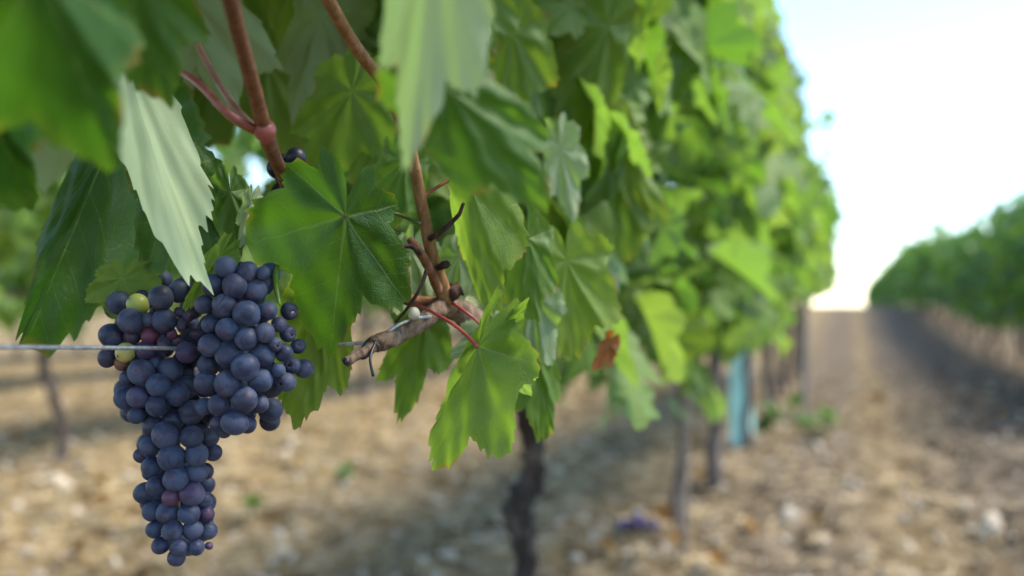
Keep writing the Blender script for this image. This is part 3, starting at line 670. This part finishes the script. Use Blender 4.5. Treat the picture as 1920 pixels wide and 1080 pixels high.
LEFT += [(px5,*q) for q in [(500,425,132,BLUE),(540,645,125,BLUE),(695,210,112,DIM),(750,395,115,BLUE),(885,215,90,BLUE),(280,310,107,DIM),(345,710,100,BLUE),(700,790,118,PUR[:3]+(.9,)),(490,825,86,PNK),(750,570,105,BLUE),(290,520,97,DIM),(190,400,78,DIM),(920,370,86,BLUE),(840,560,80,DKP),(270,580,72,DIM),(230,780,107,DIM),(455,980,111,BLUE),(670,990,106,BLUE),(820,850,82,BLUE),(300,970,96,DIM),(840,990,87,PUR)]]
LEFT += [(px6,*q) for q in [(450,620,105,BLUE),(655,615,103,BLUE),(810,620,92,BLUE),(270,610,88,DIM),(520,790,86,DIM),(690,790,82,BLUE),(330,770,86,DIM),(490,895,84,DIM),(820,775,38,PNK)]]
placed = []     # centre, radius
def settle(lst, base, axis, hw, depthscale):
    out = []
    for f, x, y, r, col in lst:
        x, y, r = f(x, y, r); r *= 1.03
        ax = axis(y); q = min(1, abs(x-ax)/hw(y))
        Yd = base(y)+depthscale*(1-math.sqrt(max(0, 1-q*q)))
        for _ in range(160):
            c = P(x, y, Yd); rw = r*Yd/F
            if all(np.linalg.norm(c-c2) > .84*(rw+r2) for c2, r2 in placed): break
            Yd += .0006
        placed.append((c, rw)); out.append((c, rw, col))
    return out
GR = settle(RIGHT, lambda y: .548+.00002*abs(y-650), lambda y: 445, lambda y: 105, .03)
GR += settle(LEFT, lambda y: .566+(.006 if y < 660 else 0), lambda y: 325+(-30 if y < 780 else 8), lambda y: 135 if y < 700 else 115 if y < 790 else 82, .035)
bc = P(400, 500, .575)
bunch = empty('grape_bunch', bc, 'large hanging bunch of dusty blue black grapes', 'grapes')
N_BIG = 100
order = sorted(range(len(GR)), key=lambda i: -GR[i][1])
g = np.random.default_rng(5)
def grape_mesh(r, R, squash, kind):
    acc = Acc()
    if kind in ('wither','witherred'): ball(acc, (0,0,0), r, 28, 18, .85, R, .13, int(g.integers(1e6)))
    else: ball(acc, (0,0,0), r, 40, 26, squash, None, .02, int(g.integers(1e6)))
    m = acc.mesh('grape')
    if kind in ('dent','hole'):     # sunken shrivelled flower end
        for v in m.vertices:
            d = v.co.normalized(); a = d.angle(Vector((0,0,1)))
            k = math.exp(-(a/.42)**2); wr = 1+.018*math.sin(d.to_2d().angle_signed(Vector((1,0)), 0)*6 if d.to_2d().length > 1e-6 else 0)*math.exp(-((a-.6)/.4)**2)
            v.co = v.co*wr*(1-.30*k)
    return m
for i, (c, r, col) in enumerate(GR):
    kind = col if isinstance(col, str) else ''
    color = {'dent': (.018,.014,.032,.9), 'hole': (.02,.014,.03,.85), 'wither': WIT, 'witherred': RED}.get(kind, col if not kind else BLUE)
    # the grape's flower end points outwards, roughly at the camera for some
    d = np.array([g.normal()*.75+ (.3 if kind else 0), -1.0 if kind or g.random()<.6 else .6, g.normal()*.6-.1]); 
    m = grape_mesh(r, randrot(g), g.uniform(.96,1.12), kind)
    o = bpy.data.objects.new('grape', m); C.objects.link(o); m.materials.append(M_GRAPE); o.parent = bunch
    o.location = Vector(c)-bunch.location; o.rotation_euler = Vector(d).to_track_quat('Z','Y').to_euler()
    k = g.uniform(.85,1.15); o.color = (color[0]*k, color[1]*k, color[2]*k, color[3]*g.uniform(.82,1.05))
    if kind in ('dent','hole'):
        acc = Acc(); ball(acc, (0,0,r*.70), r*(.30 if kind=='dent' else .20), 14, 8, .55, None, .2, i)
        x = obj('scar', acc.mesh('scar'), M_TIE if kind=='dent' else M_KNOB); x.parent = o
        x['label'] = 'dark shrivelled split in the skin' if kind=='dent' else 'pale dried wound in the skin'
    if col is GRN: o['label'] = 'unripe yellow green grape'
    elif col is OLV: o['label'] = 'unripe olive green grape'
    elif col in (RED, PNK): o['label'] = 'reddish half ripe grape'
    elif kind.startswith('wither'): o['label'] = 'small withered grape'
# grapes at the back and inside, that only another view would show
acc = Acc(); tries = 0; pl = list(placed); back = 0
while tries < 2600 and back < 130:
    tries += 1
    y = g.uniform(520, 1030)
    if g.random() < .45: y = g.uniform(510, 790); x, hw_, b0 = 445, 70, .575
    else: x, hw_, b0 = (325+(-25 if y < 780 else 8)), (95 if y < 700 else 85 if y < 790 else 60), .592
    x += g.uniform(-hw_, hw_)*.9; Yd = b0+g.uniform(.004, .052); c = P(x, y, Yd); r = g.uniform(.0062,.0076)
    if all(np.linalg.norm(c-c2) > .86*(r+r2) for c2, r2 in pl):
        pl.append((c, r)); ball(acc, c-np.array(bc), r, 20, 12); back += 1
o = obj('grape_mass', acc.mesh('grape_mass'), M_GRAPE); o.parent = bunch; o.color = (.014,.014,.03,.75); o['kind'] = 'stuff'
wood('peduncle', px((600,462,.592),(560,478,.592),(520,496,.588),(470,520,.585),(440,560,.585)), [.0022,.0021,.0024,.0022,.0018], M_TWIG, bunch, 10, 30, .15, 21)
wood('rachis', px((450,520,.585),(400,580,.592),(350,680,.60),(335,800,.60),(335,1000,.592)), [.002,.0019,.0017,.0014,.001], M_PET, bunch, 8, 30, .1, 22).color = (.14,.10,.03,1)
wood('rachis', px((400,560,.585),(330,590,.588),(280,610,.585),(240,640,.582)), [.0014,.0012,.001,.0008], M_PET, bunch, 8, 22, .1, 23).color = (.16,.13,.03,1)
for q in ([(318,585,.585),(330,600,.578),(345,608,.574)], [(330,640,.585),(345,618,.58),(352,600,.578)], [(255,655,.586),(268,640,.582),(282,628,.582)], [(268,580,.587),(280,592,.584),(298,602,.585)]):
    wood('pedicel', px(*q), [.0009,.0008,.0009], M_PET, bunch, 8, 12, .1, 24).color = (.20,.17,.04,1)
wood('tendril', px((520,500,.575),(517,520,.566),(519,545,.560),(525,572,.556)), [.0013,.0017,.0015,.0006], M_PET, bunch, 10, 20, .05, 25).color = (.12,.24,.03,1)

# a second bunch hanging in the shade behind the cane
sb = empty('grape_bunch', P(541,343,.64), 'small shaded bunch behind the brown cane', 'grapes')
acc = Acc()
for i in range(18):
    q = g.normal(size=3)*np.array([.004,.006,.008]); o = bpy.data.objects.new('grape', bpy.data.meshes.get('small_grape') or (lambda a: (ball(a,(0,0,0),.0065,20,12), a.mesh('small_grape'))[1])(Acc()))
    C.objects.link(o); o.parent = sb; o.location = Vector(q)
    if not o.data.materials: o.data.materials.append(M_GRAPE)
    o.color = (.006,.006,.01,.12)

# ------------------------------------------------------------------ wire, tie, tube, stakes, posts
acc = Acc()
wp = [P(-330,651,.372), P(0,651,.45), P(160,652,.505), P(330,653,.565), P(420,655,.60), P(560,650,.612), P(690,640,.604), P(762,603,.612), P(840,590,.67), row(-.37,1.2,.75), row(-.38,3,.745), row(-.4,11.5,.74)]
tube(acc, wp, [.0012]*len(wp), 10, 150)
wireo = obj('trellis_wire', acc.mesh('trellis_wire'), M_WIRE); tag(wireo, 'thin grey trellis wire running behind the grapes', 'wire')
acc = Acc()
q = P(690,652,.594)
loop = [q+np.array([.0045*math.cos(s), .0052*math.sin(s), .0062*math.sin(s+.6)]) for s in np.linspace(0, 12.4, 22)]
tube(acc, loop+px((694,672,.585),(700,706,.583)), [.00085]*24, 8, 120)
tag(obj('vine_tie', acc.mesh('vine_tie'), M_TIE), 'black wire tie wound round the pruned stub', 'tie')
acc = Acc(); ball(acc, P(776,588,.603), .0036, 20, 14, 1.1, None, .05, 3)
tag(obj('snail', acc.mesh('snail'), M_KNOB), 'small round cream snail shell stuck beside the cordon', 'snail')

tb = row(LAT+.02, 5.55); tb[2] = gz(*tb[:2])
tb2 = P(1391, 822, tb[1]); tb[0] = tb2[0]
acc = Acc(); n = 28; ring = []
for k, (z, ro) in enumerate(((-.02,.060),(.2,.059),(.45,.060),(.74,.061),(.74,.058),(.45,.057),(-.02,.057))):
    for j in range(n):
        q = 6.2832*j/n; rr_ = ro*(1+.05*math.cos(4*q)); ring.append((rr_*math.cos(q), rr_*math.sin(q), z))
acc.add(np.array(ring)+tb, [(k*n+j, k*n+(j+1)%n, (k+1)*n+(j+1)%n, (k+1)*n+j) for k in range(6) for j in range(n)])
tag(obj('grow_tube', acc.mesh('grow_tube'), M_TUBE), 'turquoise plastic grow tube standing under the bright leaves', 'tube')
def stake(lat, t, h, r, mat, name, label, cat, lean=0.0):
    b0 = row(lat, t); b0[2] = gz(*b0[:2])-.1
    acc = Acc(); tube(acc, [b0, b0+np.array([lean*.5,0,h*.5]), b0+np.array([lean,0,h])], [r, r, r*.95], 10, 18, .06, 5)
    return tag(obj(name, acc.mesh(name), mat), label, cat)
stake(LAT+.02, 3.08, 1.7, .011, M_STAKE, 'vine_stake', 'thin weathered stake beside the second visible trunk', 'stake', .02)
stake(-.30, 7.6, 1.95, .022, M_POST, 'trellis_post', 'grey post standing in the bright near row past the turquoise tube', 'post')
stake(2.0, 12.2, 1.8, .03, M_POST, 'trellis_post', 'pale grey post at the foot of the shaded right row', 'post')

# ------------------------------------------------------------------ on the ground
def fallen_leaf(x, y, s, tint, label, seed):
    p = ground_at(x, y); gg = np.random.default_rng(seed)
    uv, Qf, Tf = leaf_flat(70, 6, seed, .36, .07, 24); z = leaf_z(uv, seed, .45, .14, -.3, -.6)
    a = gg.uniform(0, 6.28); Rm = np.array([[math.cos(a),-math.sin(a),0],[math.sin(a),math.cos(a),0],[0,0,1]])@np.array([[1,0,0],[0,math.cos(.5),-math.sin(.5)],[0,math.sin(.5),math.cos(.5)]])
    s *= .85
    o = obj('fallen_leaf', mesh_np('fallen_leaf', np.column_stack([uv, z*1.2])*s@Rm.T, Qf, Tf, uv), M_LEAF); o.location = Vector(p)+Vector((0,0,s*.6)); o.color = (*tint, 1)
    return tag(o, label, 'leaf', 'dry leaves on the ground')
FL = [(1278,1032,.055,'red brown dry leaf on the soil right of the purple fallen grapes'),(1243,990,.05,'orange dry leaf touching the fallen grapes'),(1345,1075,.05,None),(190,922,.05,'rust red dry leaf on the soil left of the bunch tail'),(190,958,.04,None),(150,1048,.05,None),(565,885,.05,None),(690,800,.05,None),(600,830,.05,None),(1140,1040,.04,None),(1320,905,.05,None),(1645,765,.07,None),(1760,720,.06,None),(1880,790,.05,None),(1060,1010,.04,None),(1530,1000,.05,None),(1480,690,.08,None),(870,900,.045,None),(950,1000,.04,None),(30,835,.06,None),(1410,1010,.05,None)]
for i, (x, y, s, lab) in enumerate(FL): fallen_leaf(x, y, s, (.2,.05,.7), lab or 'small dry brown leaf lying on the bare soil', 500+i)
p = ground_at(1195, 998)
fg = empty('fallen_grapes', p, 'few purple blue grapes fallen on the soil', 'grapes')
for q in ((0,0,.009),(.017,.004,.009),(-.014,.01,.009),(.004,.02,.009),(-.03,-.003,.009),(.03,-.008,.008),(.001,.006,.022)):
    o = bpy.data.objects.new('grape', bpy.data.meshes['small_grape']); C.objects.link(o); o.parent = fg; o.location = Vector(q)*1.8+Vector((0,0,.01)); o.scale = (2.1,)*3; o.color = (.05,.03,.16,.45)
for i, (x, y, r, lab) in enumerate(((1480,982,.045,'whitish rounded stone on the path right of the fallen leaves'),(545,838,.035,'long flat pale stone right of the bunch'),(110,905,.035,'pale stone at the foot of the left trunk'),(440,1012,.02,'small pale stone right of the bunch tail'),(1860,1000,.05,'pale stone in the shaded strip at right'),(1020,870,.03,'pale stone beside the nearest trunk'),(640,885,.03,'stone on the sunny soil below the lobed leaf'),(240,895,.03,'stone left of the bunch tail'))):
    acc = Acc(); rock(acc, (0,0,0), r, np.random.default_rng(60+i), .16, 14, 10)
    o = obj('stone', acc.mesh('stone', True), M_STONE); o.location = ground_at(x, y)+np.array([0,0,r*.2]); tag(o, lab, 'stone', 'larger stones on the soil')
def weed(x, y, s, n, label, seed):
    p = ground_at(x, y); gg = np.random.default_rng(seed); o = empty('weed', p, label, 'weed', 'green weeds on the soil')
    L = []; st = Acc()
    for k in range(n):
        d = gg.normal(size=2)*s*.4; hgt = s*gg.uniform(.25,1.1); q = p+np.array([d[0], d[1], hgt])
        tube(st, [np.zeros(3), np.array([d[0]*.4,d[1]*.4,hgt*.6]), q-p], [.002,.0016,.0012], 5, 6)
        L.append((q, leaf_frame(gg, 1, .6), s*gg.uniform(.4,.65), 1, int(gg.integers(99)), (.35,.05,0)))
    foliage('foliage', L, V_LOW, o); x_ = obj('stem', st.mesh('stem'), M_PET); x_.parent = o; x_.color = (.08,.14,.03,1)
weed(1437,812,.16,9,'leafy green weed just right of the turquoise tube',1); weed(1482,775,.10,5,'small weed behind the two beside the turquoise tube',2)
weed(1506,816,.11,7,'low green weed in the middle of the wheel track',3); weed(1553,812,.11,7,'green weed farthest right of the turquoise tube',4)
weed(1325,745,.12,6,'weed left of the turquoise tube under the leaves',5); weed(640,905,.07,7,'tiny green weed on the sunny soil below the stub',6); weed(470,960,.05,6,'tiny weed right of the bunch tail',7)
wood_ = Acc(); a0, a1 = ground_at(20,885), ground_at(190,872)
tube(wood_, [a0+np.array([0,0,.012]), (a0+a1)/2+np.array([0,.02,.03]), a1+np.array([0,0,.015])], [.008,.010,.007], 8, 24, .2, 3)
tag(obj('fallen_branch', wood_.mesh('fallen_branch'), M_STAKE), 'dry grey branch lying at the foot of the left trunk', 'branch')
